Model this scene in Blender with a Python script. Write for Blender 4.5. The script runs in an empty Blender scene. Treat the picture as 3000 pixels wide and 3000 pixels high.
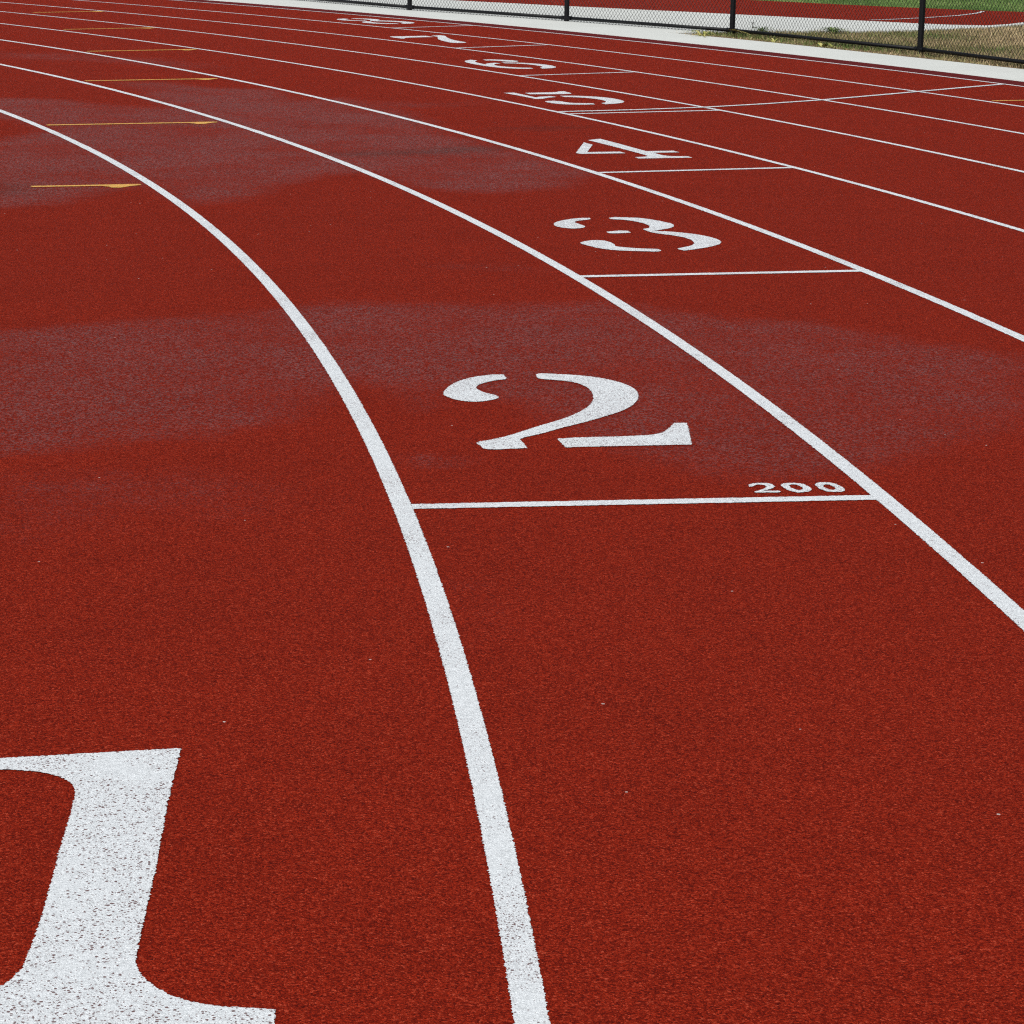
import bpy, bmesh, math, random
from mathutils import Vector, Matrix, noise

scene = bpy.context.scene
col = scene.collection

# ------------------------------------------------------------------ camera
cam_d = bpy.data.cameras.new("camera")
cam = bpy.data.objects.new("camera", cam_d)
col.objects.link(cam)
cam_d.sensor_width = 36.0
cam_d.lens = 86.98
cam_d.clip_start = 0.1
cam_d.clip_end = 2000.0
YAW, PITCH, ROLL = -0.0544884, 0.2458643, 0.0204385
_f = Vector((-math.sin(YAW) * math.cos(PITCH), math.cos(YAW) * math.cos(PITCH), -math.sin(PITCH)))
_r = Vector((math.cos(YAW), math.sin(YAW), 0.0))
_u = _r.cross(_f)
_r2 = _r * math.cos(ROLL) + _u * math.sin(ROLL)
_u2 = _u * math.cos(ROLL) - _r * math.sin(ROLL)
_m = Matrix((( _r2.x, _u2.x, -_f.x), (_r2.y, _u2.y, -_f.y), (_r2.z, _u2.z, -_f.z))).to_4x4()
_m.translation = Vector((37.845, -2.384, 1.4657))
cam.matrix_world = _m
scene.camera = cam

# ------------------------------------------------------------------ sky, sun, exposure
SUN_EL, SUN_AZ = math.radians(52), math.radians(205)      # azimuth clockwise from +Y
world = bpy.data.worlds.new("World")
scene.world = world
world.use_nodes = True
wn = world.node_tree
wn.nodes.clear()
w_out = wn.nodes.new("ShaderNodeOutputWorld")
w_bg = wn.nodes.new("ShaderNodeBackground")
w_sky = wn.nodes.new("ShaderNodeTexSky")
w_sky.sky_type = 'NISHITA'
w_sky.sun_disc = False
w_sky.sun_elevation = SUN_EL
w_sky.sun_rotation = SUN_AZ
w_sky.air_density = 1.0
w_sky.dust_density = 4.0
w_sky.ozone_density = 1.0
w_bg.inputs["Strength"].default_value = 0.11
w_hs = wn.nodes.new("ShaderNodeHueSaturation")        # overcast: most of the blue goes
w_hs.inputs["Saturation"].default_value = 0.30
wn.links.new(w_sky.outputs[0], w_hs.inputs["Color"])
wn.links.new(w_hs.outputs[0], w_bg.inputs["Color"])
wn.links.new(w_bg.outputs[0], w_out.inputs["Surface"])

sun_d = bpy.data.lights.new("sun", 'SUN')
sun_d.energy = 1.5
sun_d.angle = math.radians(50)
sun_d.color = (1.0, 0.96, 0.9)
sun = bpy.data.objects.new("sun", sun_d)
col.objects.link(sun)
_sd = Vector((math.sin(SUN_AZ) * math.cos(SUN_EL), math.cos(SUN_AZ) * math.cos(SUN_EL), math.sin(SUN_EL)))
sun.rotation_euler = _sd.to_track_quat('Z', 'Y').to_euler()
sun.location = (30, -10, 30)

scene.view_settings.view_transform = 'Standard'
scene.view_settings.look = 'None'
scene.view_settings.gamma = 1.0
scene.view_settings.exposure = 0.31
scene.cycles.use_denoising = False
scene.cycles.filter_width = 1.2

# ------------------------------------------------------------------ helpers
rnd = random.Random(11)
R1 = 38.0565            # radius of the line between lanes 1 and 2
LW = 1.22               # lane width
HALF = 0.0238           # half a painted line


def pt(off, s, z=0.0):
    """Track coordinates -> world: off metres outside line 1, s metres along it (s = 0 where straight meets bend)."""
    if s <= 0:
        return Vector((R1 + off, s, z))
    a = s / R1
    return Vector(((R1 + off) * math.cos(a), (R1 + off) * math.sin(a), z))


def link(name, me, mat=None, parent=None, loc=None):
    o = bpy.data.objects.new(name, me)
    col.objects.link(o)
    if mat is not None and me is not None and not me.materials:
        me.materials.append(mat)
    if parent is not None:
        o.parent = parent
    if loc is not None:
        o.location = loc
    return o


def mesh(name, verts, faces):
    me = bpy.data.meshes.new(name)
    me.from_pydata([tuple(v) for v in verts], [], faces)
    me.update()
    return me


def tag(o, label, cat, group=None):
    o["label"] = label
    o["category"] = cat
    if group:
        o["group"] = group
    return o


def empty(name, loc):
    o = bpy.data.objects.new(name, None)
    o.empty_display_size = 0.1
    o.location = loc
    col.objects.link(o)
    return o


def structure(o):
    o["kind"] = "structure"
    return o


def stuff(o, label, cat):
    o["kind"] = "stuff"
    o["label"] = label
    o["category"] = cat
    return o


class Nodes:
    def __init__(self, name):
        self.mat = bpy.data.materials.new(name)
        self.mat.use_nodes = True
        self.t = self.mat.node_tree
        self.t.nodes.clear()
        self.out = self.n("ShaderNodeOutputMaterial")
        self.bsdf = self.n("ShaderNodeBsdfPrincipled")
        self.l(self.bsdf.outputs[0], self.out.inputs["Surface"])
        self.co = self.n("ShaderNodeTexCoord").outputs["Object"]

    def n(self, kind, **kw):
        x = self.t.nodes.new(kind)
        for k, v in kw.items():
            setattr(x, k, v)
        return x

    def l(self, a, b):
        self.t.links.new(a, b)

    def put(self, a, b):
        if hasattr(a, "is_linked") or hasattr(a, "links"):
            self.l(a, b)
        else:
            b.default_value = a

    def noise(self, scale, detail=2.0, rough=0.5, co=None):
        x = self.n("ShaderNodeTexNoise")
        x.inputs["Scale"].default_value = scale
        x.inputs["Detail"].default_value = detail
        x.inputs["Roughness"].default_value = rough
        self.l(co or self.co, x.inputs["Vector"])
        return x

    def vor(self, scale, feature='F1', co=None):
        x = self.n("ShaderNodeTexVoronoi", feature=feature)
        x.inputs["Scale"].default_value = scale
        self.l(co or self.co, x.inputs["Vector"])
        return x

    def ramp(self, fac, stops, interp='LINEAR'):
        x = self.n("ShaderNodeValToRGB")
        x.color_ramp.interpolation = interp
        e = x.color_ramp.elements
        while len(e) < len(stops):
            e.new(0.5)
        for i, (p, c) in enumerate(stops):
            e[i].position = p
            e[i].color = (c[0], c[1], c[2], 1) if isinstance(c, tuple) else (c, c, c, 1)
        self.l(fac, x.inputs[0])
        return x.outputs[0]

    def math(self, op, a, b=0.0, clamp=False):
        x = self.n("ShaderNodeMath", operation=op, use_clamp=clamp)
        self.put(a, x.inputs[0])
        self.put(b, x.inputs[1])
        return x.outputs[0]

    def maprange(self, v, a, b, c=0.0, d=1.0):
        x = self.n("ShaderNodeMapRange", interpolation_type='SMOOTHSTEP')
        self.put(v, x.inputs["Value"])
        x.inputs["From Min"].default_value = a
        x.inputs["From Max"].default_value = b
        x.inputs["To Min"].default_value = c
        x.inputs["To Max"].default_value = d
        return x.outputs["Result"]

    def mix(self, fac, a, b, blend='MIX'):
        x = self.n("ShaderNodeMix", data_type='RGBA', blend_type=blend)
        self.put(fac, x.inputs["Factor"])
        for v, s in ((a, x.inputs["A"]), (b, x.inputs["B"])):
            pass
        sa = [i for i in x.inputs if i.name == "A" and i.type == 'RGBA'][0]
        sb = [i for i in x.inputs if i.name == "B" and i.type == 'RGBA'][0]
        for v, s in ((a, sa), (b, sb)):
            if isinstance(v, tuple):
                s.default_value = (v[0], v[1], v[2], 1)
            else:
                self.l(v, s)
        return [o for o in x.outputs if o.type == 'RGBA'][0]

    def bump(self, h, strength, dist, normal=None):
        x = self.n("ShaderNodeBump")
        x.inputs["Strength"].default_value = strength
        x.inputs["Distance"].default_value = dist
        self.l(h, x.inputs["Height"])
        if normal is not None:
            self.l(normal, x.inputs["Normal"])
        return x.outputs[0]

    def set(self, **kw):
        for k, v in kw.items():
            s = self.bsdf.inputs[k.replace("_", " ")]
            if isinstance(v, tuple):
                s.default_value = (v[0], v[1], v[2], 1)
            else:
                self.put(v, s)


# ------------------------------------------------------------------ materials
def granules(N, scale):
    """Crumb rubber: cells of about 3 mm that clump into grains and clots of 1 to 2 cm."""
    v = N.vor(scale)
    sep = N.n("ShaderNodeSeparateColor")
    N.l(v.outputs["Color"], sep.inputs[0])
    v2 = N.vor(scale * 0.70)
    sep2 = N.n("ShaderNodeSeparateColor")
    N.l(v2.outputs["Color"], sep2.inputs[0])
    fine = N.noise(scale * 1.3, 2.0, 0.6)
    clot = N.noise(scale * 0.17, 2.0, 0.6)
    tone = N.math('ADD', N.math('MULTIPLY', sep.outputs[0], 0.45), N.math('MULTIPLY', sep2.outputs[0], 0.55))
    tone = N.math('ADD', tone, N.math('MULTIPLY', N.math('SUBTRACT', clot.outputs["Fac"], 0.5), 0.16), True)
    wetv = N.math('ADD', N.math('MULTIPLY', sep.outputs[2], 0.35), N.math('MULTIPLY', sep2.outputs[2], 0.65))
    h = N.math('ADD', N.math('SUBTRACT', 1.0, v.outputs["Distance"]),
               N.math('MULTIPLY', fine.outputs["Fac"], 0.8))
    h = N.math('ADD', h, N.math('MULTIPLY', sep.outputs[1], 0.9))
    h = N.math('ADD', h, N.math('MULTIPLY', sep2.outputs[1], 0.9))
    return tone, wetv, h


def make_rubber(with_wet=True):
    N = Nodes("red_rubber_track" if with_wet else "red_rubber_plain")
    val, val2, h = granules(N, 390)
    c = N.ramp(val, [(0.05, (0.085, 0.0046, 0.0026)), (0.32, (0.160, 0.0094, 0.0034)), (0.52, (0.240, 0.0150, 0.0046)),
                     (0.76, (0.325, 0.0240, 0.0078)), (0.98, (0.46, 0.068, 0.034))])
    blot = N.noise(2.2, 3.0, 0.6)
    blot2 = N.noise(14.0, 2.0, 0.6)
    b = N.math('ADD', N.math('MULTIPLY', blot.outputs["Fac"], 0.24), N.math('MULTIPLY', blot2.outputs["Fac"], 0.14))
    bb = N.n("ShaderNodeCombineColor")
    k = N.math('ADD', b, 0.84)
    for i in range(3):
        N.l(k, bb.inputs[i])
    c = N.mix(1.0, c, bb.outputs[0], 'MULTIPLY')
    # a few pale crumbs trodden into the surface
    vv = N.vor(23.0)
    s2 = N.n("ShaderNodeSeparateColor")
    N.l(vv.outputs["Color"], s2.inputs[0])
    crumb = N.math('MULTIPLY', N.math('LESS_THAN', vv.outputs["Distance"], 0.075),
                   N.math('GREATER_THAN', s2.outputs[0], 0.972))
    c = N.mix(crumb, c, (0.62, 0.50, 0.46))
    nb = N.bump(h, 1.0, 0.0022)
    N.set(Base_Color=c, Roughness=0.85, Specular_IOR_Level=0.04, Normal=nb)
    if with_wet:
        at = N.n("ShaderNodeAttribute", attribute_name="wet")
        st = N.n("ShaderNodeAttribute", attribute_name="stain")
        n1 = N.noise(7.0, 5.0, 0.68)
        n2 = N.noise(90.0, 2.0, 0.6)
        n3 = N.noise(1.4, 3.0, 0.6)
        w = N.math('ADD', at.outputs["Fac"], N.math('MULTIPLY', N.math('SUBTRACT', n1.outputs["Fac"], 0.5), 0.75))
        w = N.math('ADD', w, N.math('MULTIPLY', N.math('SUBTRACT', n2.outputs["Fac"], 0.5), 0.45))
        w = N.maprange(w, 0.18, 0.90)
        w = N.math('MULTIPLY', w, N.maprange(n3.outputs["Fac"], 0.32, 0.60, 0.45, 1.0))
        w = N.math('MULTIPLY', w, N.math('GREATER_THAN', at.outputs["Fac"], 0.01))
        stn = N.math('MULTIPLY', st.outputs["Fac"], N.math('MULTIPLY', n1.outputs["Fac"], 1.5), True)
        # soaked rubber is darker; the film of water glints only on the crumbs that stand proud
        c2 = N.mix(N.math('MULTIPLY', w, 0.32), c, (0.135, 0.0095, 0.0050))
        c2 = N.mix(N.math('MULTIPLY', stn, 0.6), c2, (0.045, 0.026, 0.022))
        N.set(Base_Color=c2)
        gv = N.vor(165.0)
        gs = N.n("ShaderNodeSeparateColor")
        N.l(gv.outputs["Color"], gs.inputs[0])
        gl = N.math('ADD', N.math('MULTIPLY', gs.outputs[0], 0.7), N.math('MULTIPLY', val2, 0.3))
        g2 = N.maprange(gl, 0.42, 0.90, 0.02, 1.2)
        N.set(Coat_Weight=N.math('MULTIPLY', w, g2), Coat_Roughness=0.22, Coat_IOR=1.33)
        nb2 = N.bump(h, 1.0, 0.0014)
        N.set(Coat_Normal=nb2)
    return N.mat


def make_paint(name, tint, speck=1.0):
    N = Nodes(name)
    val, val2, h = granules(N, 330)
    base = N.ramp(val, [(0.1, tuple(t * 0.84 for t in tint)), (0.5, tint), (0.9, tuple(min(1, t * 1.10) for t in tint))])
    dens = N.noise(2.6, 5.0, 0.68)
    # pits between the crumbs that the paint did not reach
    pits = None
    for sc, cut in ((165.0, 0.70), (300.0, 0.66)):
        pv = N.vor(sc)
        ps = N.n("ShaderNodeSeparateColor")
        N.l(pv.outputs["Color"], ps.inputs[0])
        rad = N.maprange(ps.outputs[1], 0.0, 1.0, 0.18, 0.50)
        near = N.maprange(N.math('SUBTRACT', rad, pv.outputs["Distance"]), 0.0, 0.10)
        keep = N.math('GREATER_THAN', N.math('ADD', ps.outputs[2], N.math('MULTIPLY', N.math('SUBTRACT', dens.outputs["Fac"], 0.5), 2.9)), cut + 0.07 - 0.05 * speck)
        one = N.math('MULTIPLY', near, keep)
        pits = one if pits is None else N.math('MAXIMUM', pits, one)
    hole = pits
    dirt = N.noise(60.0, 3.0, 0.6)
    base = N.mix(N.maprange(dirt.outputs["Fac"], 0.35, 0.75, 0.0, 0.35), base, tuple(t * 0.72 for t in tint))
    c = N.mix(N.math('MULTIPLY', hole, 0.9), base, (0.10, 0.030, 0.028))
    nb = N.bump(h, 0.7, 0.0012)
    N.set(Base_Color=c, Roughness=0.62, Specular_IOR_Level=0.25, Normal=nb)
    return N.mat


def make_concrete():
    N = Nodes("pale_concrete")
    a = N.noise(1.3, 5.0, 0.6)
    b = N.noise(38.0, 4.0, 0.65)
    c = N.mix(a.outputs["Fac"], (0.52, 0.545, 0.525), (0.64, 0.668, 0.645))
    c = N.mix(N.maprange(b.outputs["Fac"], 0.45, 0.8, 0.0, 0.35), c, (0.50, 0.52, 0.48))
    N.set(Base_Color=c, Roughness=0.85, Specular_IOR_Level=0.2, Normal=N.bump(b.outputs["Fac"], 0.35, 0.004))
    return N.mat


def make_soil():
    N = Nodes("bare_soil_with_straw")
    a = N.noise(4.0, 5.0, 0.65)
    b = N.noise(45.0, 4.0, 0.7)
    c = N.ramp(b.outputs["Fac"], [(0.30, (0.075, 0.048, 0.030)), (0.55, (0.20, 0.138, 0.085)), (0.75, (0.36, 0.27, 0.16))])
    c = N.mix(N.maprange(a.outputs["Fac"], 0.48, 0.68, 0.0, 0.6), c, (0.10, 0.125, 0.045))
    N.set(Base_Color=c, Roughness=0.95, Specular_IOR_Level=0.1, Normal=N.bump(b.outputs["Fac"], 0.8, 0.02))
    return N.mat


def make_ground():
    N = Nodes("grass_ground")
    a = N.noise(0.8, 5.0, 0.65)
    b = N.noise(40.0, 4.0, 0.7)
    c = N.mix(b.outputs["Fac"], (0.06, 0.105, 0.03), (0.16, 0.21, 0.07))
    c = N.mix(N.maprange(a.outputs["Fac"], 0.5, 0.75, 0.0, 0.5), c, (0.26, 0.22, 0.10))
    N.set(Base_Color=c, Roughness=0.95, Specular_IOR_Level=0.1, Normal=N.bump(b.outputs["Fac"], 0.8, 0.03))
    return N.mat


def make_blades(name, stops):
    N = Nodes(name)
    at = N.n("ShaderNodeAttribute", attribute_name="tone")
    c = N.ramp(at.outputs["Fac"], stops)
    N.set(Base_Color=c, Roughness=0.7, Specular_IOR_Level=0.2)
    return N.mat


def make_flat(name, c, rough, spec=0.5, coat=0.0):
    N = Nodes(name)
    a = N.noise(30.0, 3.0, 0.6)
    N.set(Base_Color=N.mix(a.outputs["Fac"], tuple(x * 0.85 for x in c), tuple(x * 1.15 for x in c)),
          Roughness=rough, Specular_IOR_Level=spec, Coat_Weight=coat,
          Normal=N.bump(a.outputs["Fac"], 0.1, 0.002))
    return N.mat


M_RUBBER = make_rubber(True)
M_RUBBER2 = make_rubber(False)
M_WHITE = make_paint("worn_white_paint", (0.685, 0.728, 0.757))
M_YELLOW = make_paint("worn_yellow_paint", (0.72, 0.40, 0.085), 0.6)
M_CONC = make_concrete()
M_EDGE = make_flat("dark_maroon_strip", (0.095, 0.014, 0.015), 0.9, 0.05)
M_SOIL = make_soil()
M_GROUND = make_ground()
M_BLACK = make_flat("black_vinyl_coating", (0.0042, 0.0047, 0.0062), 0.45, 0.2)
M_GREEN = make_blades("green_blades", [(0.0, (0.06, 0.115, 0.028)), (0.5, (0.135, 0.235, 0.06)), (0.85, (0.24, 0.33, 0.11)), (1.0, (0.42, 0.36, 0.17))])
M_STRAW = make_blades("straw_blades", [(0.0, (0.09, 0.15, 0.035)), (0.3, (0.19, 0.20, 0.075)), (0.6, (0.37, 0.285, 0.155)), (1.0, (0.58, 0.46, 0.27))])
M_LEAF = make_blades("yellowed_leaf", [(0.0, (0.20, 0.24, 0.06)), (0.5, (0.42, 0.39, 0.12)), (1.0, (0.55, 0.48, 0.24))])
M_WEED = make_blades("weed_leaf", [(0.0, (0.05, 0.10, 0.025)), (1.0, (0.16, 0.22, 0.06))])
M_TWIG = make_flat("dark_twig", (0.05, 0.04, 0.032), 0.8, 0.2)


# ------------------------------------------------------------------ the ground
def frange(a, b, step):
    n = max(1, round(abs(b - a) / step))
    return [a + (b - a) * i / n for i in range(n + 1)]


g = mesh("ground", [(-400, -400, -0.06), (400, -400, -0.06), (400, 400, -0.06), (-400, 400, -0.06)], [(0, 1, 2, 3)])
structure(link("ground", g, M_GROUND))

# damp patches left by rain: outlines on the track in metres, strength, edge softness
DAMP = [
    (1.00, 0.15, [(36.5, 5.85), (36.78, 6.0), (37.05, 6.16), (37.28, 6.24), (37.51, 6.44), (37.69, 6.57), (37.94, 6.59), (38.26, 6.57), (38.58, 6.67), (38.82, 6.61), (39.1, 6.33), (39.4, 6.28), (39.69, 5.88), (40.04, 5.62), (39.74, 4.45), (39.43, 4.22), (39.19, 3.96), (38.97, 3.76), (38.75, 3.79), (38.59, 3.94), (38.44, 4.22), (38.23, 4.77), (38.08, 4.92), (37.97, 4.66), (37.88, 4.86), (37.78, 5.12), (37.68, 4.8), (37.54, 4.45), (37.36, 4.27), (37.18, 4.22), (37.01, 4.12), (36.79, 3.99)]),
    (0.95, 0.22, [(35.03, 15.18), (35.53, 15.14), (35.93, 14.79), (36.33, 14.67), (36.1, 15.85), (35.79, 16.76), (36.17, 16.84), (36.56, 16.32), (37.02, 16.29), (37.25, 15.32), (37.54, 15.67), (38.02, 14.5), (38.27, 12.88), (38.7, 11.83), (39.01, 10.91), (38.75, 10.28), (38.4, 9.99), (38.06, 10.1), (37.77, 10.83), (37.53, 10.72), (37.32, 10.16), (37.15, 9.57), (36.94, 9.35), (36.7, 10.08), (36.47, 9.84), (36.29, 9.28), (36.0, 9.06), (35.53, 12.04), (35.8, 12.81), (35.55, 13.52), (35.28, 13.64)]),
    (0.50, 0.20, [(36.82, 3.84), (37.12, 3.93), (37.39, 3.9), (37.61, 3.79), (37.67, 3.43), (37.51, 3.26), (37.27, 3.32), (37.13, 3.13), (36.94, 3.09)]),
    (0.75, 0.08, [(37.87, 4.08), (37.99, 4.1), (38.1, 4.02), (38.05, 3.92), (37.9, 3.93)]),
    (0.48, 0.15, [(37.95, 2.83), (38.07, 2.89), (38.14, 2.67), (38.11, 2.33), (38.03, 2.2), (37.99, 2.38)]),
    (0.60, 0.15, [(38.02, 7.57), (38.37, 7.59), (38.61, 7.44), (38.61, 7.28), (38.36, 7.33), (38.06, 7.39)]),
    (0.55, 0.40, [(34.27, 20.01), (35.2, 20.02), (36.06, 19.47), (36.64, 18.43), (36.27, 18.15), (35.49, 18.77), (34.42, 19.06)]),
    (0.52, 0.30, [(37.54, 15.52), (38.27, 15.37), (38.63, 15.79), (38.77, 15.61), (38.14, 14.73), (37.6, 14.96)]),
]
STAIN = [
    (1.0, 0.12, [(37.53, 11.8), (37.99, 12.02), (38.4, 12.31), (38.6, 12.26), (38.39, 11.98), (37.99, 11.73), (37.61, 11.66)]),
    (0.8, 0.12, [(38.53, 13.41), (38.89, 13.65), (39.15, 13.65), (38.87, 13.35)]),
    (0.8, 0.15, [(35.86, 10.13), (36.1, 10.08), (36.12, 9.73), (35.94, 9.64)]),
]


def region_value(x, y, regions):
    best = 0.0
    for k, soft, poly in regions:
        inside, dmin = False, 1e9
        n = len(poly)
        for i in range(n):
            x1, y1 = poly[i]
            x2, y2 = poly[i - 1]
            if (y1 > y) != (y2 > y) and x < (x2 - x1) * (y - y1) / (y2 - y1) + x1:
                inside = not inside
            dx, dy = x2 - x1, y2 - y1
            t = max(0.0, min(1.0, ((x - x1) * dx + (y - y1) * dy) / (dx * dx + dy * dy + 1e-12)))
            d = (x - x1 - t * dx) ** 2 + (y - y1 - t * dy) ** 2
            dmin = min(dmin, d)
        d = math.sqrt(dmin) * (1 if inside else -1)
        v = k * max(0.0, min(1.0, 0.5 + d / (2 * soft)))
        best = max(best, v)
    return best


TRACK_OUT = 8.70
offs = frange(-1.8, 4.6, 0.08) + frange(4.6, TRACK_OUT, 0.4)[1:]
ss = frange(-14, 1.0, 0.6) + frange(1.0, 8.0, 0.08)[1:] + frange(8.0, 22.0, 0.14)[1:] + frange(22.0, 75.0, 0.8)[1:]
tv = [pt(o, s) for s in ss for o in offs]
nc = len(offs)
tf = [(j * nc + i, j * nc + i + 1, (j + 1) * nc + i + 1, (j + 1) * nc + i) for j in range(len(ss) - 1) for i in range(nc - 1)]
tm = mesh("running_track", tv, tf)
wa = tm.attributes.new("wet", 'FLOAT', 'POINT')
sa = tm.attributes.new("stain", 'FLOAT', 'POINT')
for i, v in enumerate(tv):
    if v.y > 1.5 and v.y < 21 and v.x < 41:
        w_ = region_value(v.x, v.y, DAMP)
        if v.y < 8:
            o_ = math.hypot(v.x, v.y) - R1
            w_ *= 1.0 - 0.28 * max(0.0, min(1.0, (o_ + 0.35) / 1.9))
        wa.data[i].value = w_
        if v.y > 9:
            sa.data[i].value = region_value(v.x, v.y, STAIN)
structure(link("running_track", tm, M_RUBBER))


def slab(name, poly, z0, z1, mat, side_mat=None):
    """A flat slab with that outline in plan, from z0 up to z1."""
    bm = bmesh.new()
    top = [bm.verts.new((x, y, z1)) for x, y in poly]
    bot = [bm.verts.new((x, y, z0)) for x, y in poly]
    n = len(poly)
    for i in range(n):
        f = bm.faces.new((top[i], bot[i], bot[(i + 1) % n], top[(i + 1) % n]))
        f.material_index = 1 if side_mat else 0
    f = bm.faces.new(top)
    bmesh.ops.recalc_face_normals(bm, faces=bm.faces)
    bmesh.ops.triangulate(bm, faces=[f])
    me = bpy.data.meshes.new(name)
    bm.to_mesh(me)
    bm.free()
    me.materials.append(mat)
    if side_mat:
        me.materials.append(side_mat)
    return structure(link(name, me))


def xy(off, s):
    p = pt(off, s)
    return (p.x, p.y)


# the concrete edging that widens into the walk towards the far event area
inner = [xy(TRACK_OUT, s) for s in frange(-14, 60, 0.5)]
outer_low = [xy(9.66 + 0.015 * math.sin(s * 1.7), s) for s in frange(20.7, -14, 0.5)]
walk_edge = [(45.59, 27.81), (44.91, 26.91), (44.39, 26.45), (43.97, 26.03), (43.51, 25.75), (42.73, 25.44), (42.0, 25.22), (41.45, 24.95), (41.0, 24.55)]
run_edge = [(28.6, 39.2), (38.69, 31.69), (40.25, 30.5), (41.63, 29.53), (43.61, 28.02), (44.2, 27.6), (44.6, 27.38), (45.02, 27.36), (45.4, 27.8), (45.79, 28.45)]
curb_tail_out = [(46.1, 28.6), (46.55, 29.45), (46.85, 30.3)]
curb_tail_in = [(46.62, 30.4), (46.33, 29.6), (46.05, 28.95)]
far_in = [xy(14.0, 60)]
apron = inner + far_in + run_edge + curb_tail_in[::-1] + curb_tail_out[::-1] + walk_edge + outer_low
slab("concrete_walk", apron, -0.055, 0.022, M_CONC)

# strip coloured darker maroon than the track, between the outermost line and the concrete
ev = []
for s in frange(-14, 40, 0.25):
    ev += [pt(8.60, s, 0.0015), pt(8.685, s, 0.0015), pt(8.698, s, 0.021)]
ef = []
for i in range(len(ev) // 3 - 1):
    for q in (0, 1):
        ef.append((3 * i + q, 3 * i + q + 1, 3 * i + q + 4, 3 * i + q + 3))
structure(link("maroon_strip", mesh("maroon_strip", ev, ef), M_EDGE))

# red event area beyond the fence
red = [(x + 0.012, y + 0.016) for x, y in run_edge] + [(46.03, 28.93), (46.31, 29.58), (46.60, 30.4), (46.75, 31.42),
       (46.5, 31.5), (46.09, 31.63), (45.7, 31.88), (44.8, 32.35), (43.1, 33.75), (31.4, 43.0)]
slab("event_runway", red, -0.05, 0.012, M_RUBBER2)

# white arc painted on the event area
wl = [(43.2, 27.98), (43.65, 28.22), (44.06, 28.54), (44.69, 29.22), (45.27, 29.98), (45.7, 30.75), (46.0, 31.55)]
EVENT_ARC = wl

# bare soil between walk and fence
soil = [xy(9.60, s) for s in frange(-14, 20.8, 0.5)] + [(41.5, 25.05), (42.0, 25.3), (42.73, 25.52), (43.51, 25.83), (44.39, 26.53), (44.91, 27.0), (45.59, 27.9), (46.7, 30.2)] + \
       [xy(14.0, s) for s in frange(20.0, -14, 0.5)]
bm = bmesh.new()
f = bm.faces.new([bm.verts.new((x, y, 0.0)) for x, y in soil])
bmesh.ops.triangulate(bm, faces=[f])
me = bpy.data.meshes.new("soil")
bm.to_mesh(me)
bm.free()
structure(link("soil", me, M_SOIL, loc=(0, 0, 0.004)))


# ------------------------------------------------------------------ grass
def in_poly(x, y, poly):
    c = False
    for i in range(len(poly)):
        x1, y1 = poly[i]
        x2, y2 = poly[i - 1]
        if (y1 > y) != (y2 > y) and x < (x2 - x1) * (y - y1) / (y2 - y1) + x1:
            c = not c
    return c


def blades(name, poly, n, hmin, hmax, w, mat, z, seed, tone):
    r = random.Random(seed)
    xs = [p[0] for p in poly]
    ys = [p[1] for p in poly]
    V, F, T = [], [], []
    tries = 0
    while len(F) < n and tries < n * 6:
        tries += 1
        x, y = r.uniform(min(xs), max(xs)), r.uniform(min(ys), max(ys))
        if not in_poly(x, y, poly):
            continue
        k = noise.noise(Vector((x * 0.9, y * 0.9, seed)))
        k2 = noise.noise(Vector((x * 4.0, y * 4.0, seed + 5)))
        if r.random() > 0.62 + 0.5 * k2:
            continue
        a = r.uniform(0, math.tau)
        h = r.uniform(hmin, hmax) * (1 + 0.5 * k2)
        lean = r.uniform(0.1, 0.9) * h
        b = r.uniform(0, math.tau)
        dx, dy = math.cos(a) * w * 0.5, math.sin(a) * w * 0.5
        i = len(V)
        V += [(x - dx, y - dy, z), (x + dx, y + dy, z), (x + math.cos(b) * lean, y + math.sin(b) * lean, z + h)]
        F.append((i, i + 1, i + 2))
        t = tone + 0.45 * k + 0.25 * k2 + r.gauss(0, 0.16)
        if name == 'dry_grass':
            t += 0.12 * max(-2.2, min(1.5, x - 43.6))       # greener towards the tip of the wedge
        t = max(0.0, min(1.0, t))
        T += [t, t, t]
    me = mesh(name, V, F)
    at = me.attributes.new("tone", 'FLOAT', 'POINT')
    at.data.foreach_set("value", T)
    return link(name, me, mat)


wedge = [xy(9.95, s) for s in frange(15.0, 20.9, 0.3)] + [(41.5, 24.93), (42.0, 25.18), (42.73, 25.40), (43.51, 25.71), (43.97, 25.99), (44.39, 26.41), (44.91, 26.87), (45.6, 27.78), (46.6, 29.4), (47.6, 28.0), (46.5, 22.0), (45.6, 18.0)]
stuff(blades("dry_grass", wedge, 42000, 0.015, 0.05, 0.009, M_STRAW, 0.004, 3, 0.47),
      "patchy straw coloured dry grass in the wedge behind the fence", "grass")
strip = [xy(9.67, s) for s in frange(13.0, 20.5, 0.3)] + [xy(10.05, s) for s in frange(20.9, 13.0, 0.3)]
stuff(blades("dead_thatch", strip, 6500, 0.006, 0.028, 0.010, M_STRAW, 0.004, 8, 0.50),
      "thin strip of dead brown grass between concrete edge and fence rail", "grass")
lawn = [(43.1, 33.85), (44.8, 32.45), (45.7, 31.95), (46.09, 31.70), (46.9, 31.5), (48.5, 33.5), (51.0, 40.0), (44.0, 42.0), (40.0, 36.4)]
stuff(blades("lawn_grass", lawn, 60000, 0.02, 0.06, 0.012, M_GREEN, -0.058, 5, 0.45),
      "green lawn grass beyond the red event area", "grass")


# ------------------------------------------------------------------ painted lane lines
LINE_Z, MARK_Z, TOP_Z = 0.0016, 0.0018, 0.0034


def jit(a):
    return rnd.gauss(0, a)


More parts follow.
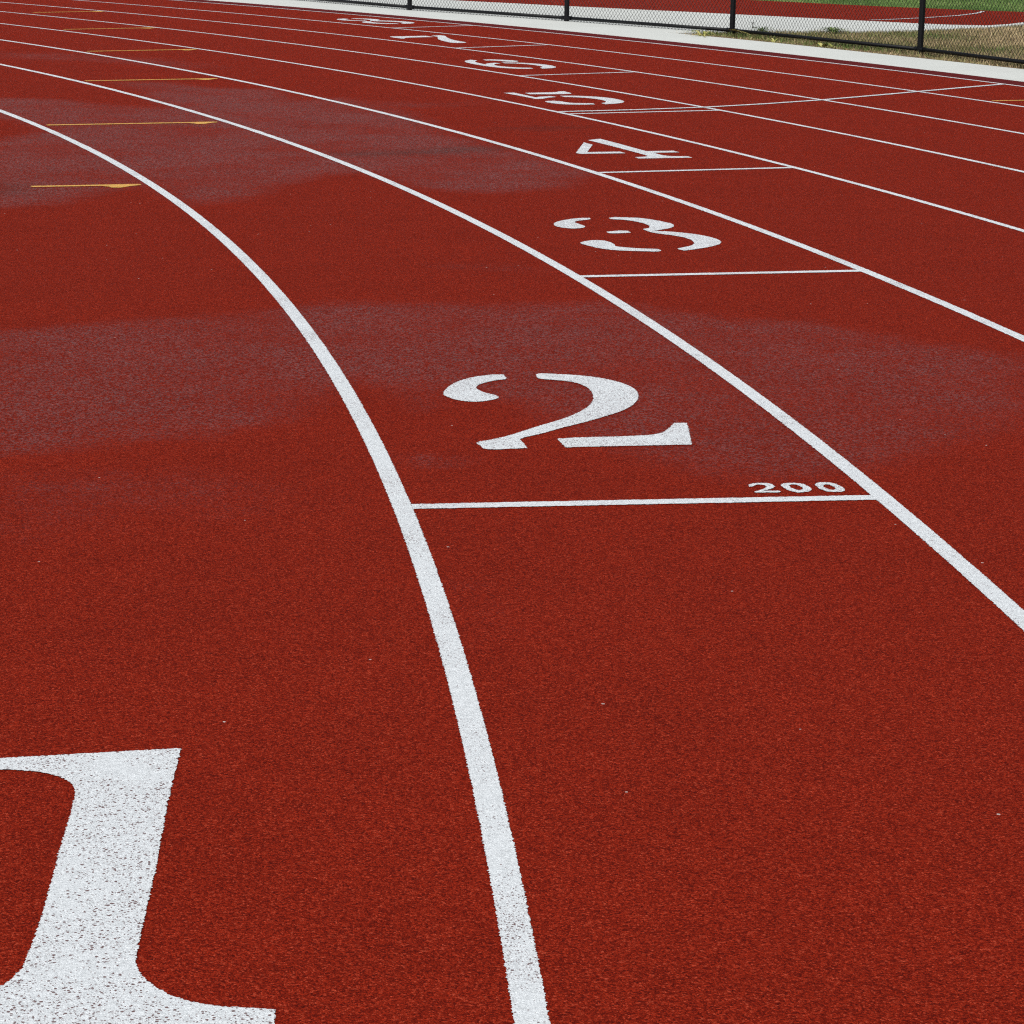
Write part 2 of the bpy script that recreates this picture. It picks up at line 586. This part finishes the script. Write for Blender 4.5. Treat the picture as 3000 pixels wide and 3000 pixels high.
def ribbon(name, path, half, z, mat, fine=0.0011):
    """A painted stripe along a list of (point, side vector)."""
    V, F = [], []
    for p, sd in path:
        a, b = half + jit(fine), half + jit(fine)
        V += [(p.x - sd.x * a, p.y - sd.y * a, z), (p.x + sd.x * b, p.y + sd.y * b, z)]
    for i in range(len(path) - 1):
        F.append((2 * i, 2 * i + 1, 2 * i + 3, 2 * i + 2))
    return link(name, mesh(name, V, F), mat)


def radial_dir(s):
    a = max(0.0, s) / R1
    return Vector((math.cos(a), math.sin(a), 0))


LANE_TXT = [
    "widest looking white lane line, curving up beside the large number 1",
    "white lane line running between the painted numbers 2 and 3",
    "white lane line running between the painted numbers 3 and 4",
    "white lane line running between the painted numbers 4 and 5",
    "white lane line running between the painted numbers 5 and 6",
    "white lane line running between the painted numbers 6 and 7",
    "thin white lane line running between the painted numbers 7 and 8",
    "outermost white lane line hugging the pale concrete edge",
]
for k in range(8):
    off = k * LW
    path = [(pt(off, s), radial_dir(s)) for s in frange(-8, 0.5, 0.05) + frange(0.5, 12, 0.0026 if k < 2 else 0.012)[1:] + frange(12, 70, 0.1)[1:]]
    o = ribbon("lane_line", path, HALF if k < 3 else 0.0205, LINE_Z, M_WHITE)
    tag(o, LANE_TXT[k], "lane line", "white lane lines of the running track")


def cross_line(name, off0, off1, s0, s1, half, z, mat):
    n = max(20, int((off1 - off0) / 0.006))
    path = []
    a, b = pt(off0, s0), pt(off1, s1)
    d = (b - a).normalized()
    sd = Vector((-d.y, d.x, 0))
    for i in range(n + 1):
        path.append((a.lerp(b, i / n), sd))
    return ribbon(name, path, half, z, mat)


STARTS = {2: (3.493, 3.515), 3: (7.063, 7.09), 4: (10.435, 10.51), 5: (13.585, 13.645), 6: (16.56, 16.70), 7: (19.46, 19.63), 8: (22.13, 22.26)}
for k, (a, b) in STARTS.items():
    o0, o1 = (k - 2) * LW + HALF, (k - 1) * LW - HALF
    o = cross_line("start_line", o0, o1, a, b, 0.024 if k < 5 else 0.021, MARK_Z, M_WHITE)
    tag(o, "white start line across the lane just below the painted number %d" % k, "start line", "staggered white start lines")

# the long line that cuts across the outer lanes
cv = [(3.667, 13.725), (4.3, 13.77), (4.9, 13.86), (5.5, 14.02), (6.08, 14.21), (6.7, 14.45), (7.32, 14.69), (7.9, 14.91), (8.52, 15.13)]
pp = []
for i in range(len(cv) - 1):
    for j in range(12):
        t = j / 12
        pp.append(pt(cv[i][0] * (1 - t) + cv[i + 1][0] * t, cv[i][1] * (1 - t) + cv[i + 1][1] * t))
pp.append(pt(*cv[-1]))
path = []
for i, p in enumerate(pp):
    d = (pp[min(i + 1, len(pp) - 1)] - pp[max(i - 1, 0)]).normalized()
    path.append((p, Vector((-d.y, d.x, 0))))
tag(ribbon("break_line", path, 0.024, TOP_Z, M_WHITE), "long slightly bent white line crossing the four outer lanes to the concrete edge", "painted line")


path = []
for i in range(len(EVENT_ARC) - 1):
    for j in range(8):
        a_, b_ = EVENT_ARC[i], EVENT_ARC[i + 1]
        path.append(Vector((a_[0] + (b_[0] - a_[0]) * j / 8, a_[1] + (b_[1] - a_[1]) * j / 8, 0)))
path = [(p, Vector((-(q - p).y, (q - p).x, 0)).normalized()) for p, q in zip(path, path[1:])]
path = [x for x in path if x[0].y < 31.45 and x[0].y > 28.3]
tag(ribbon("event_line", path, 0.026, 0.016, M_WHITE), "white line curving across the red event area behind the fence", "painted line")


# ------------------------------------------------------------------ painted numbers
def smooth(poly, sharp, step=0.005, jitter=0.0011):
    """Closed outline through the points; a point whose index is in sharp stays a corner."""
    n = len(poly)
    P = [Vector((x, y, 0)) for x, y in poly]
    tan = []
    for i in range(n):
        tan.append((P[(i + 1) % n] - P[i - 1]) * 0.5)
    out = []
    for i in range(n):
        j = (i + 1) % n
        a, b = P[i], P[j]
        L = (b - a).length
        ta = (b - a) if i in sharp else tan[i].normalized() * min(tan[i].length, L)
        tb = (b - a) if j in sharp else tan[j].normalized() * min(tan[j].length, L)
        m = max(1, int(L / step))
        for q in range(m):
            t = q / m
            h00, h10 = 2 * t**3 - 3 * t * t + 1, t**3 - 2 * t * t + t
            h01, h11 = -2 * t**3 + 3 * t * t, t**3 - t * t
            v = a * h00 + ta * h10 + b * h01 + tb * h11
            out.append((v.x + jit(jitter), v.y + jit(jitter)))
    return out


def fill(loops, z):
    bm = bmesh.new()
    edges = []
    for lp in loops:
        vs = [bm.verts.new((x, y, z)) for x, y in lp]
        edges += [bm.edges.new((vs[i], vs[(i + 1) % len(vs)])) for i in range(len(vs))]
    bmesh.ops.triangle_fill(bm, use_beauty=True, use_dissolve=False, edges=edges)
    for f in bm.faces:
        if f.normal.z < 0:
            f.normal_flip()
    return bm


def number(lane, s0, glyph, label, name="painted_number", mat=None, cat="painted number", group="painted lane numbers", jitter=0.0011, step=0.005):
    """Numerals are laid out in metres: x outwards across the lane, y forward from the start line."""
    loops = [smooth(p, set(sh), step, jitter) for p, sh in glyph]
    bm = fill(loops, 0.0)
    me = bpy.data.meshes.new(name)
    bm.to_mesh(me)
    bm.free()
    o = link(name, me, mat or M_WHITE)
    a = max(0.0, s0) / R1
    r0 = R1 + (lane - 1.5) * LW
    o.location = (r0 * math.cos(a), r0 * math.sin(a) if s0 > 0 else s0, MARK_Z)
    o.rotation_euler = (0, 0, a)
    tag(o, label, cat, group)
    return o


# numeral outlines (points, indices that stay sharp corners), stencil cut: the bridges stay red
ONE = [([(-0.30, 1.615), (-0.29, 1.672), (-0.12, 1.702), (0.052, 1.732), (0.052, 1.46), (0.057, 1.20), (0.058, 0.92), (0.062, 0.83), (0.085, 0.775), (0.13, 0.725), (0.19, 0.70), (0.262, 0.69), (0.262, 0.605),
         (-0.30, 0.605), (-0.30, 0.69), (-0.22, 0.70), (-0.16, 0.722), (-0.115, 0.765), (-0.095, 0.83), (-0.092, 1.0), (-0.098, 1.25), (-0.104, 1.50), (-0.122, 1.565), (-0.17, 1.607), (-0.235, 1.622)],
        {0, 1, 3, 11, 12, 13, 14})]
TWO = [([(-0.127, 1.672), (-0.163, 1.669), (-0.219, 1.638), (-0.274, 1.578), (-0.318, 1.493), (-0.344, 1.409), (-0.350, 1.357), (-0.335, 1.309), (-0.307, 1.269), (-0.272, 1.255), (-0.234, 1.266), (-0.201, 1.295), (-0.190, 1.319), (-0.198, 1.350), (-0.222, 1.387), (-0.237, 1.430), (-0.239, 1.468), (-0.227, 1.506), (-0.202, 1.542), (-0.163, 1.578), (-0.129, 1.601)], {0}), ([(-0.023, 1.668), (-0.004, 1.683), (0.038, 1.673), (0.096, 1.652), (0.151, 1.619), (0.201, 1.559), (0.231, 1.487), (0.243, 1.416), (0.238, 1.342), (0.220, 1.264), (0.184, 1.170), (0.131, 1.088), (0.070, 1.019), (-0.004, 0.941), (-0.074, 0.876), (-0.139, 0.808), (-0.207, 0.744), (-0.208, 0.686), (-0.207, 0.626), (-0.252, 0.620), (-0.297, 0.614), (-0.324, 0.624), (-0.330, 0.658), (-0.333, 0.705), (-0.288, 0.738), (-0.236, 0.784), (-0.180, 0.850), (-0.113, 0.928), (-0.055, 0.992), (-0.004, 1.061), (0.044, 1.147), (0.072, 1.216), (0.092, 1.296), (0.103, 1.379), (0.101, 1.454), (0.086, 1.515), (0.058, 1.554), (0.018, 1.577), (-0.025, 1.603)], {18}), ([(-0.107, 0.737), (-0.056, 0.749), (0.003, 0.754), (0.062, 0.757), (0.122, 0.766), (0.167, 0.776), (0.205, 0.807), (0.237, 0.870), (0.262, 0.928), (0.299, 0.926), (0.281, 0.812), (0.253, 0.645), (0.195, 0.644), (0.117, 0.640), (0.040, 0.637), (-0.037, 0.634), (-0.101, 0.629)], {0, 8, 9, 11, 16})]
THREE = [([(-0.081, 1.725), (-0.115, 1.728), (-0.177, 1.699), (-0.244, 1.637), (-0.287, 1.573), (-0.304, 1.525), (-0.312, 1.461), (-0.291, 1.404), (-0.250, 1.374), (-0.211, 1.387), (-0.180, 1.433), (-0.181, 1.482), (-0.190, 1.549), (-0.186, 1.598), (-0.158, 1.636), (-0.119, 1.660), (-0.088, 1.684)], {0}), ([(0.011, 1.717), (0.047, 1.748), (0.101, 1.727), (0.155, 1.705), (0.200, 1.640), (0.230, 1.556), (0.246, 1.495), (0.237, 1.430), (0.203, 1.361), (0.157, 1.316), (0.092, 1.264), (0.140, 1.244), (0.194, 1.202), (0.246, 1.140), (0.282, 1.059), (0.295, 0.966), (0.283, 0.885), (0.243, 0.806), (0.178, 0.739), (0.111, 0.687), (0.038, 0.645), (0.032, 0.709), (0.091, 0.762), (0.134, 0.816), (0.161, 0.888), (0.172, 0.977), (0.161, 1.055), (0.134, 1.110), (0.095, 1.169), (0.066, 1.219), (0.061, 1.331), (0.089, 1.351), (0.115, 1.407), (0.123, 1.472), (0.116, 1.539), (0.090, 1.609), (0.057, 1.652), (0.017, 1.672)], {1, 10, 20}), ([(-0.133, 1.253), (-0.066, 1.285), (-0.025, 1.275), (-0.030, 1.212), (-0.090, 1.202), (-0.133, 1.205)], {0, 2, 3, 5}), ([(-0.343, 0.920), (-0.302, 0.970), (-0.261, 0.993), (-0.225, 0.984), (-0.208, 0.937), (-0.205, 0.878), (-0.213, 0.796), (-0.178, 0.758), (-0.124, 0.724), (-0.059, 0.704), (-0.058, 0.655), (-0.089, 0.629), (-0.147, 0.646), (-0.206, 0.661), (-0.259, 0.694), (-0.303, 0.747), (-0.328, 0.825), (-0.342, 0.876)], {9})]
FOUR = [([(-0.095, 1.53), (-0.09, 1.39), (-0.275, 0.985), (-0.07, 0.985), (-0.07, 0.895), (-0.345, 0.895), (-0.36, 0.945)], {0, 1, 2, 3, 4, 5, 6}),
        ([(-0.02, 1.66), (0.085, 1.73), (0.093, 1.45), (0.096, 0.99), (0.27, 0.99), (0.268, 0.90), (0.105, 0.90), (0.108, 0.76), (0.14, 0.705), (0.235, 0.685), (0.23, 0.61), (-0.10, 0.61), (-0.095, 0.68), (-0.02, 0.705), (0.008, 0.76), (0.006, 1.0), (-0.008, 1.43)],
         {0, 1, 3, 4, 5, 6, 9, 10, 11, 12})]
FIVE = [([(-0.335, 1.69), (-0.25, 1.70), (-0.255, 1.45), (-0.262, 1.26), (-0.21, 1.315), (-0.10, 1.36), (-0.09, 1.28), (-0.18, 1.225), (-0.255, 1.15), (-0.318, 1.135), (-0.322, 1.38)], {0, 1, 3, 5, 6, 8, 9}),
        ([(-0.19, 1.545), (-0.175, 1.665), (0.0, 1.675), (0.09, 1.695), (0.145, 1.755), (0.19, 1.755), (0.172, 1.60), (0.135, 1.53), (0.0, 1.515)], {0, 1, 4, 5}),
        ([(-0.02, 1.37), (0.07, 1.365), (0.16, 1.31), (0.23, 1.23), (0.273, 1.12), (0.278, 0.99), (0.255, 0.86), (0.20, 0.75), (0.11, 0.67), (0.0, 0.63), (0.01, 0.715), (0.085, 0.80), (0.128, 0.92), (0.132, 1.05), (0.10, 1.16), (0.04, 1.23), (-0.03, 1.265)], {0, 9, 10, 16}),
        ([(-0.352, 0.88), (-0.325, 0.945), (-0.27, 0.965), (-0.22, 0.925), (-0.215, 0.85), (-0.185, 0.77), (-0.055, 0.72), (-0.08, 0.632), (-0.20, 0.632), (-0.295, 0.675), (-0.345, 0.76)], {6, 7})]
SIX = [([(-0.12, 1.72), (-0.10, 1.63), (-0.185, 1.51), (-0.235, 1.36), (-0.262, 1.16), (-0.20, 1.25), (-0.08, 1.335), (-0.065, 1.25), (-0.15, 1.19), (-0.215, 1.08), (-0.235, 0.96), (-0.21, 0.84), (-0.15, 0.75), (-0.06, 0.70), (-0.09, 0.60), (-0.20, 0.615), (-0.29, 0.70), (-0.342, 0.84), (-0.358, 1.03), (-0.345, 1.24), (-0.305, 1.45), (-0.225, 1.62)], {0, 1, 4, 6, 7, 13, 14}),
       ([(-0.02, 1.62), (0.0, 1.72), (0.09, 1.72), (0.17, 1.665), (0.222, 1.57), (0.225, 1.47), (0.17, 1.415), (0.105, 1.435), (0.075, 1.51), (0.04, 1.585)], {0, 1}),
       ([(-0.01, 1.34), (0.08, 1.33), (0.17, 1.26), (0.232, 1.15), (0.26, 1.0), (0.24, 0.83), (0.18, 0.70), (0.09, 0.62), (-0.005, 0.595), (0.02, 0.69), (0.085, 0.76), (0.125, 0.87), (0.132, 1.0), (0.11, 1.13), (0.055, 1.22), (-0.02, 1.25)], {0, 8, 9, 15})]
SEVEN = [([(-0.36, 1.34), (-0.345, 1.55), (-0.315, 1.66), (-0.26, 1.685), (-0.12, 1.68), (0.135, 1.70), (0.11, 1.50), (-0.05, 1.485), (-0.18, 1.465), (-0.27, 1.42), (-0.325, 1.34)], {0, 5, 6, 10}),
         ([(0.20, 1.70), (0.325, 1.755), (0.335, 1.66), (0.25, 1.48), (0.16, 1.29), (0.07, 1.06), (0.01, 0.83), (-0.015, 0.66), (-0.07, 0.585), (-0.16, 0.565), (-0.20, 0.62), (-0.175, 0.76), (-0.12, 0.95), (-0.03, 1.17), (0.08, 1.37), (0.165, 1.52)], {0, 1})]
EIGHT = [([(-0.075, 1.71), (-0.065, 1.62), (-0.14, 1.57), (-0.17, 1.47), (-0.165, 1.38), (-0.12, 1.30), (-0.065, 1.25), (-0.11, 1.18), (-0.18, 1.24), (-0.255, 1.33), (-0.285, 1.44), (-0.265, 1.56), (-0.19, 1.66)], {0, 1, 6, 7}),
         ([(-0.15, 1.14), (-0.085, 1.10), (-0.15, 1.03), (-0.185, 0.92), (-0.17, 0.80), (-0.10, 0.71), (-0.045, 0.68), (-0.06, 0.585), (-0.16, 0.605), (-0.26, 0.67), (-0.32, 0.78), (-0.322, 0.91), (-0.275, 1.02)], {0, 1, 6, 7}),
         ([(0.02, 1.715), (0.11, 1.69), (0.19, 1.62), (0.222, 1.51), (0.205, 1.40), (0.15, 1.31), (0.10, 1.26), (0.19, 1.18), (0.26, 1.07), (0.288, 0.94), (0.272, 0.79), (0.205, 0.68), (0.11, 0.61), (0.01, 0.59), (0.02, 0.68), (0.09, 0.74), (0.13, 0.84), (0.12, 0.96), (0.06, 1.06), (-0.03, 1.14), (-0.02, 1.25), (0.05, 1.35), (0.085, 1.46), (0.07, 1.56), (0.01, 1.62)], {0, 13, 14, 19, 20, 24})]
NUM_TXT = {
    1: "huge white painted number 1, cut off at the bottom left corner",
    2: "white stencilled number 2 painted above the line marked 200",
    3: "white stencilled number 3 painted in its red lane",
    4: "white stencilled number 4 painted in its red lane",
    5: "white stencilled number 5 painted above a double line",
    6: "white stencilled number 6 painted in its red lane",
    7: "white stencilled number 7 painted far off near the concrete edge",
    8: "white stencilled number 8, smallest and farthest, next to the concrete edge",
}
S_NUM = {1: 0.0, 2: 3.5, 3: 7.073, 4: 10.475, 5: 13.62, 6: 16.64, 7: 19.55, 8: 22.2}
for k, gl in enumerate((ONE, TWO, THREE, FOUR, FIVE, SIX, SEVEN, EIGHT), 1):
    number(k, S_NUM[k], gl, NUM_TXT[k], jitter=0.0011, step=0.0026 if k < 3 else 0.01)

# the small 200 above the start line of lane two
def soft(p):
    return (p, set())
N2 = [soft([(0.296, 0.155), (0.303, 0.173), (0.318, 0.184), (0.337, 0.188), (0.353, 0.182), (0.362, 0.166), (0.362, 0.148), (0.351, 0.127), (0.336, 0.112), (0.321, 0.101), (0.339, 0.100), (0.362, 0.099), (0.360, 0.085), (0.340, 0.082), (0.319, 0.084), (0.296, 0.083), (0.299, 0.096), (0.317, 0.112), (0.333, 0.131), (0.341, 0.146), (0.340, 0.161), (0.330, 0.168), (0.318, 0.166), (0.311, 0.157), (0.296, 0.145)])]
N0A = [soft([(0.385, 0.165), (0.397, 0.180), (0.417, 0.182), (0.438, 0.174), (0.448, 0.152), (0.450, 0.115), (0.442, 0.094), (0.425, 0.082), (0.406, 0.079), (0.392, 0.094), (0.383, 0.122), (0.381, 0.147)]), soft([(0.402, 0.152), (0.412, 0.167), (0.423, 0.160), (0.430, 0.141), (0.429, 0.116), (0.422, 0.104), (0.411, 0.105), (0.404, 0.124), (0.400, 0.139)])]
N0B = [soft([(0.473, 0.163), (0.488, 0.183), (0.508, 0.184), (0.524, 0.172), (0.533, 0.144), (0.534, 0.101), (0.527, 0.086), (0.507, 0.077), (0.485, 0.085), (0.475, 0.107), (0.471, 0.138)]), soft([(0.491, 0.152), (0.500, 0.163), (0.510, 0.154), (0.515, 0.136), (0.512, 0.111), (0.504, 0.099), (0.494, 0.106), (0.489, 0.125), (0.488, 0.140)])]
for gl, lab in ((N2, "small hand stencilled digit 2 at the left of the marking 200"),
                (N0A, "small hand stencilled zero in the middle of the marking 200"),
                (N0B, "small hand stencilled zero at the right end of the marking 200")):
    number(2, 3.5, gl, lab, name="painted_digit", cat="painted digit", group="digits of the small 200 marking", jitter=0.0013, step=0.004)

# ------------------------------------------------------------------ yellow arrows
def arrow(lane, s, x0, x1, label, tilt=0.0):
    h = 0.024
    pts = [(x0, -h), (x1 - 0.30, -h), (x1 - 0.20, -h - 0.004), (x1 - 0.172, -0.062), (x1 - 0.165, -0.105), (x1 - 0.12, -0.112), (x1 - 0.07, -0.062), (x1, -0.012), (x1, 0.022), (x1 - 0.05, 0.030), (x1 - 0.3, h), (x0, h)]
    number(lane, s, [(pts, set(range(len(pts))))], label, name="painted_arrow", mat=M_YELLOW, cat="painted arrow",
           group="yellow half arrows", jitter=0.0012, step=0.012)

for lane, s, x0, x1, lab in (
        (1, 10.262, 0.012, 0.557, "nearest and shortest yellow half arrow, beside the line curving past the number 1"),
        (2, 13.46, -0.55, 0.545, "yellow half arrow crossing the second lane on a damp patch"),
        (3, 16.79, -0.545, 0.53, "third yellow half arrow from the front, in the lane of the number 3"),
        (4, 19.85, -0.52, 0.56, "fourth yellow half arrow from the front, in the lane of the number 4"),
        (5, 22.78, -0.49, 0.58, "faint fifth yellow half arrow from the front"),
        (6, 25.55, -0.37, 0.59, "farthest yellow half arrow, faint in the upper left corner")):
    arrow(lane, s, x0, x1, lab)
arrow(8, 13.95, -0.53, 0.53, "lone yellow arrow at the right edge in the outermost lane")

# ------------------------------------------------------------------ the chain link fence
def tube(V, F, a, b, r, n=10, cap=True):
    a, b = Vector(a), Vector(b)
    d = (b - a).normalized()
    up = Vector((0, 0, 1)) if abs(d.z) < 0.9 else Vector((1, 0, 0))
    x = d.cross(up).normalized()
    y = d.cross(x)
    i0 = len(V)
    for p in (a, b):
        for k in range(n):
            t = math.tau * k / n
            V.append(p + x * math.cos(t) * r + y * math.sin(t) * r)
    for k in range(n):
        q = (k + 1) % n
        F.append((i0 + k, i0 + q, i0 + n + q, i0 + n + k))
    if cap:
        F.append(tuple(i0 + k for k in range(n))[::-1])
        F.append(tuple(i0 + n + k for k in range(n)))


POSTS = [(33.25, 35.3), (35.0, 33.05), (36.62, 30.88), (38.15, 28.62), (39.94, 26.60), (41.58, 24.55), (43.02, 21.70), (43.98, 18.95), (44.72, 16.10), (45.15, 13.2)]
F_H = 1.22
RAIL_Z = 0.060


def shade(me):
    for p in me.polygons:
        p.use_smooth = True
    return me


fence = empty("chain_link_fence", (41.58, 24.55, 0.0))
tag(fence, "black chain link fence with round posts and a low bottom rail beyond the concrete edge", "fence")
fl = Vector((41.58, 24.55, 0))


def part(name, V, F, mat, parent, smooth_it=True):
    me = mesh(name, [Vector(v) - fl for v in V], F)
    if smooth_it:
        shade(me)
    return link(name, me, mat, parent)


for i, (x, y) in enumerate(POSTS):
    V, F = [], []
    tube(V, F, (x, y, -0.05), (x, y, F_H + 0.05), 0.0295, 14)
    post = part("post", V, F, M_BLACK, fence, False)
    V, F = [], []
    tube(V, F, (x, y, F_H + 0.05), (x, y, F_H + 0.075), 0.0335, 14)
    part("post_cap", V, F, M_BLACK, post, False)

for i in range(len(POSTS) - 1):
    a, b = Vector((*POSTS[i], 0)), Vector((*POSTS[i + 1], 0))
    d = (b - a).normalized()
    L = (b - a).length
    nrm = Vector((d.y, -d.x, 0))
    if nrm.dot(Vector((37.8, -2.4, 0)) - a) < 0:
        nrm = -nrm
    V, F = [], []
    tube(V, F, a + d * 0.024 + Vector((0, 0, RAIL_Z)), b - d * 0.024 + Vector((0, 0, RAIL_Z)), 0.0190, 10)
    rail = part("bottom_rail", V, F, M_BLACK, fence)
    for e, sg in ((a, 1), (b, -1)):
        V, F = [], []
        tube(V, F, e + d * sg * 0.026 + Vector((0, 0, RAIL_Z)), e + d * sg * 0.075 + Vector((0, 0, RAIL_Z)), 0.0245, 10)
        part("rail_cup", V, F, M_BLACK, rail, False)
    V, F = [], []
    tube(V, F, a + d * 0.024 + Vector((0, 0, F_H)), b - d * 0.024 + Vector((0, 0, F_H)), 0.020, 10)
    part("top_rail", V, F, M_BLACK, fence)
    # woven wire
    n = 2 * max(1, round(L / 0.053))
    p = L / n
    hz = 0.032
    rows = int((F_H - 0.022) / hz)
    V, F = [], []
    rw = 0.0022
    for w in range(n):
        u0, u1 = w * p - 0.002, (w + 1) * p + 0.002
        base = len(V)
        for j in range(rows + 1):
            u = u0 if ((j + w) % 2 == 0) else u1
            dep = 0.031 + (0.0022 if ((j + w) % 2 == 0) else -0.0022)
            c = a + d * u + nrm * dep * -1 + Vector((0, 0, 0.020 + j * hz))
            c = c + nrm * 0.0
            V += [c + d * rw * 1.3, c + nrm * rw, c - d * rw * 1.3, c - nrm * rw]
        for j in range(rows):
            for q in range(4):
                q2 = (q + 1) % 4
                F.append((base + j * 4 + q, base + j * 4 + q2, base + (j + 1) * 4 + q2, base + (j + 1) * 4 + q))
        # twisted barb below the rail
        if w % 2:
            continue
        c = a + d * u0 - nrm * 0.031
        tube(V, F, c + Vector((0, 0, 0.006)), c + Vector((0, 0, 0.030)), 0.0028, 4)
    part("wire_mesh", V, F, M_BLACK, fence, False)


# ------------------------------------------------------------------ weeds and litter along the fence
def leaf_cluster(name, loc, specs, mat, seed):
    """Curved strap leaves: (heading deg, length, rise, width, tone)."""
    r = random.Random(seed)
    V, F, T = [], [], []
    for hd, L, rise, w, tone in specs:
        a = math.radians(hd)
        dx, dy = math.cos(a), math.sin(a)
        m = 7
        i0 = len(V)
        bx, by = r.uniform(-0.02, 0.02), r.uniform(-0.02, 0.02)
        for j in range(m + 1):
            t = j / m
            z = rise * math.sin(math.pi * min(1, t * 0.85)) + 0.004
            ww = w * 0.5 * math.sin(math.pi * (0.12 + 0.86 * t))
            bend = 0.12 * L * t * t
            px, py = bx + dx * L * t - dy * bend, by + dy * L * t + dx * bend
            V += [(px + dy * ww, py - dx * ww, z + 0.15 * ww), (px, py, z), (px - dy * ww, py + dx * ww, z + 0.15 * ww)]
            T += [tone, max(0, tone - 0.12), tone]
        for j in range(m):
            b = i0 + 3 * j
            F += [(b, b + 1, b + 4, b + 3), (b + 1, b + 2, b + 5, b + 4)]
    me = mesh(name, V, F)
    at = me.attributes.new("tone", 'FLOAT', 'POINT')
    at.data.foreach_set("value", T)
    return link(name, me, mat, None, loc)


def rand_specs(seed, n, l0, l1, r0, r1, w0, w1, h0=0, h1=360):
    r = random.Random(seed)
    return [(r.uniform(h0, h1), r.uniform(l0, l1), r.uniform(r0, r1), r.uniform(w0, w1), r.uniform(0.2, 0.95)) for _ in range(n)]


o = leaf_cluster("yellow_weed", (41.20, 24.00, 0.006), rand_specs(1, 16, 0.10, 0.30, 0.02, 0.07, 0.010, 0.022), M_LEAF, 1)
tag(o, "splayed yellow weed on the soil just left of the third visible fence post", "weed", "weeds along the fence foot")
o = leaf_cluster("yellow_weed", (41.52, 24.32, 0.07), [(-62, 0.34, 0.010, 0.045, 0.75), (-50, 0.30, 0.018, 0.04, 0.55), (-72, 0.22, 0.02, 0.03, 0.9)], M_LEAF, 2)
tag(o, "long yellowed leaves draped over the rail at the foot of a post", "weed", "weeds along the fence foot")
o.rotation_euler = (0.0, 0.22, 0.0)
o = leaf_cluster("yellow_weed", (41.83, 23.25, 0.006), rand_specs(4, 6, 0.06, 0.13, 0.02, 0.05, 0.012, 0.02), M_LEAF, 4)
tag(o, "small pale dry sprig on the concrete edge between two posts", "weed", "weeds along the fence foot")
o = leaf_cluster("fallen_leaf", (42.24, 22.60, 0.010), rand_specs(6, 6, 0.08, 0.17, 0.01, 0.04, 0.03, 0.06), M_LEAF, 6)
tag(o, "bright yellow fallen leaf caught under the bottom rail", "leaf")
o = leaf_cluster("green_weed", (42.80, 25.28, 0.0), rand_specs(7, 90, 0.06, 0.26, 0.02, 0.07, 0.008, 0.016), M_WEED, 7)
tag(o, "dark green weed clump by the white walk behind the fence", "weed", "weeds along the fence foot")
o = leaf_cluster("green_weed", (42.0, 25.10, 0.0), rand_specs(8, 40, 0.06, 0.22, 0.02, 0.08, 0.006, 0.012), M_WEED, 8)
tag(o, "wispy green weed tuft behind the fence near the tip of the white walk", "weed", "weeds along the fence foot")
V, F = [], []
tube(V, F, (0, 0, 0.0), (0.012, 0.006, 0.07), 0.0045, 6)
tube(V, F, (0.008, 0.004, 0.045), (-0.022, 0.0, 0.066), 0.003, 6)
tube(V, F, (0, 0, 0.004), (0.05, -0.03, 0.010), 0.004, 6)
o = link("dead_twig", mesh("dead_twig", V, F), M_TWIG, None, (41.98, 25.80, 0.022))
tag(o, "dark dead twig sticking up from the white walk behind the fence", "twig")
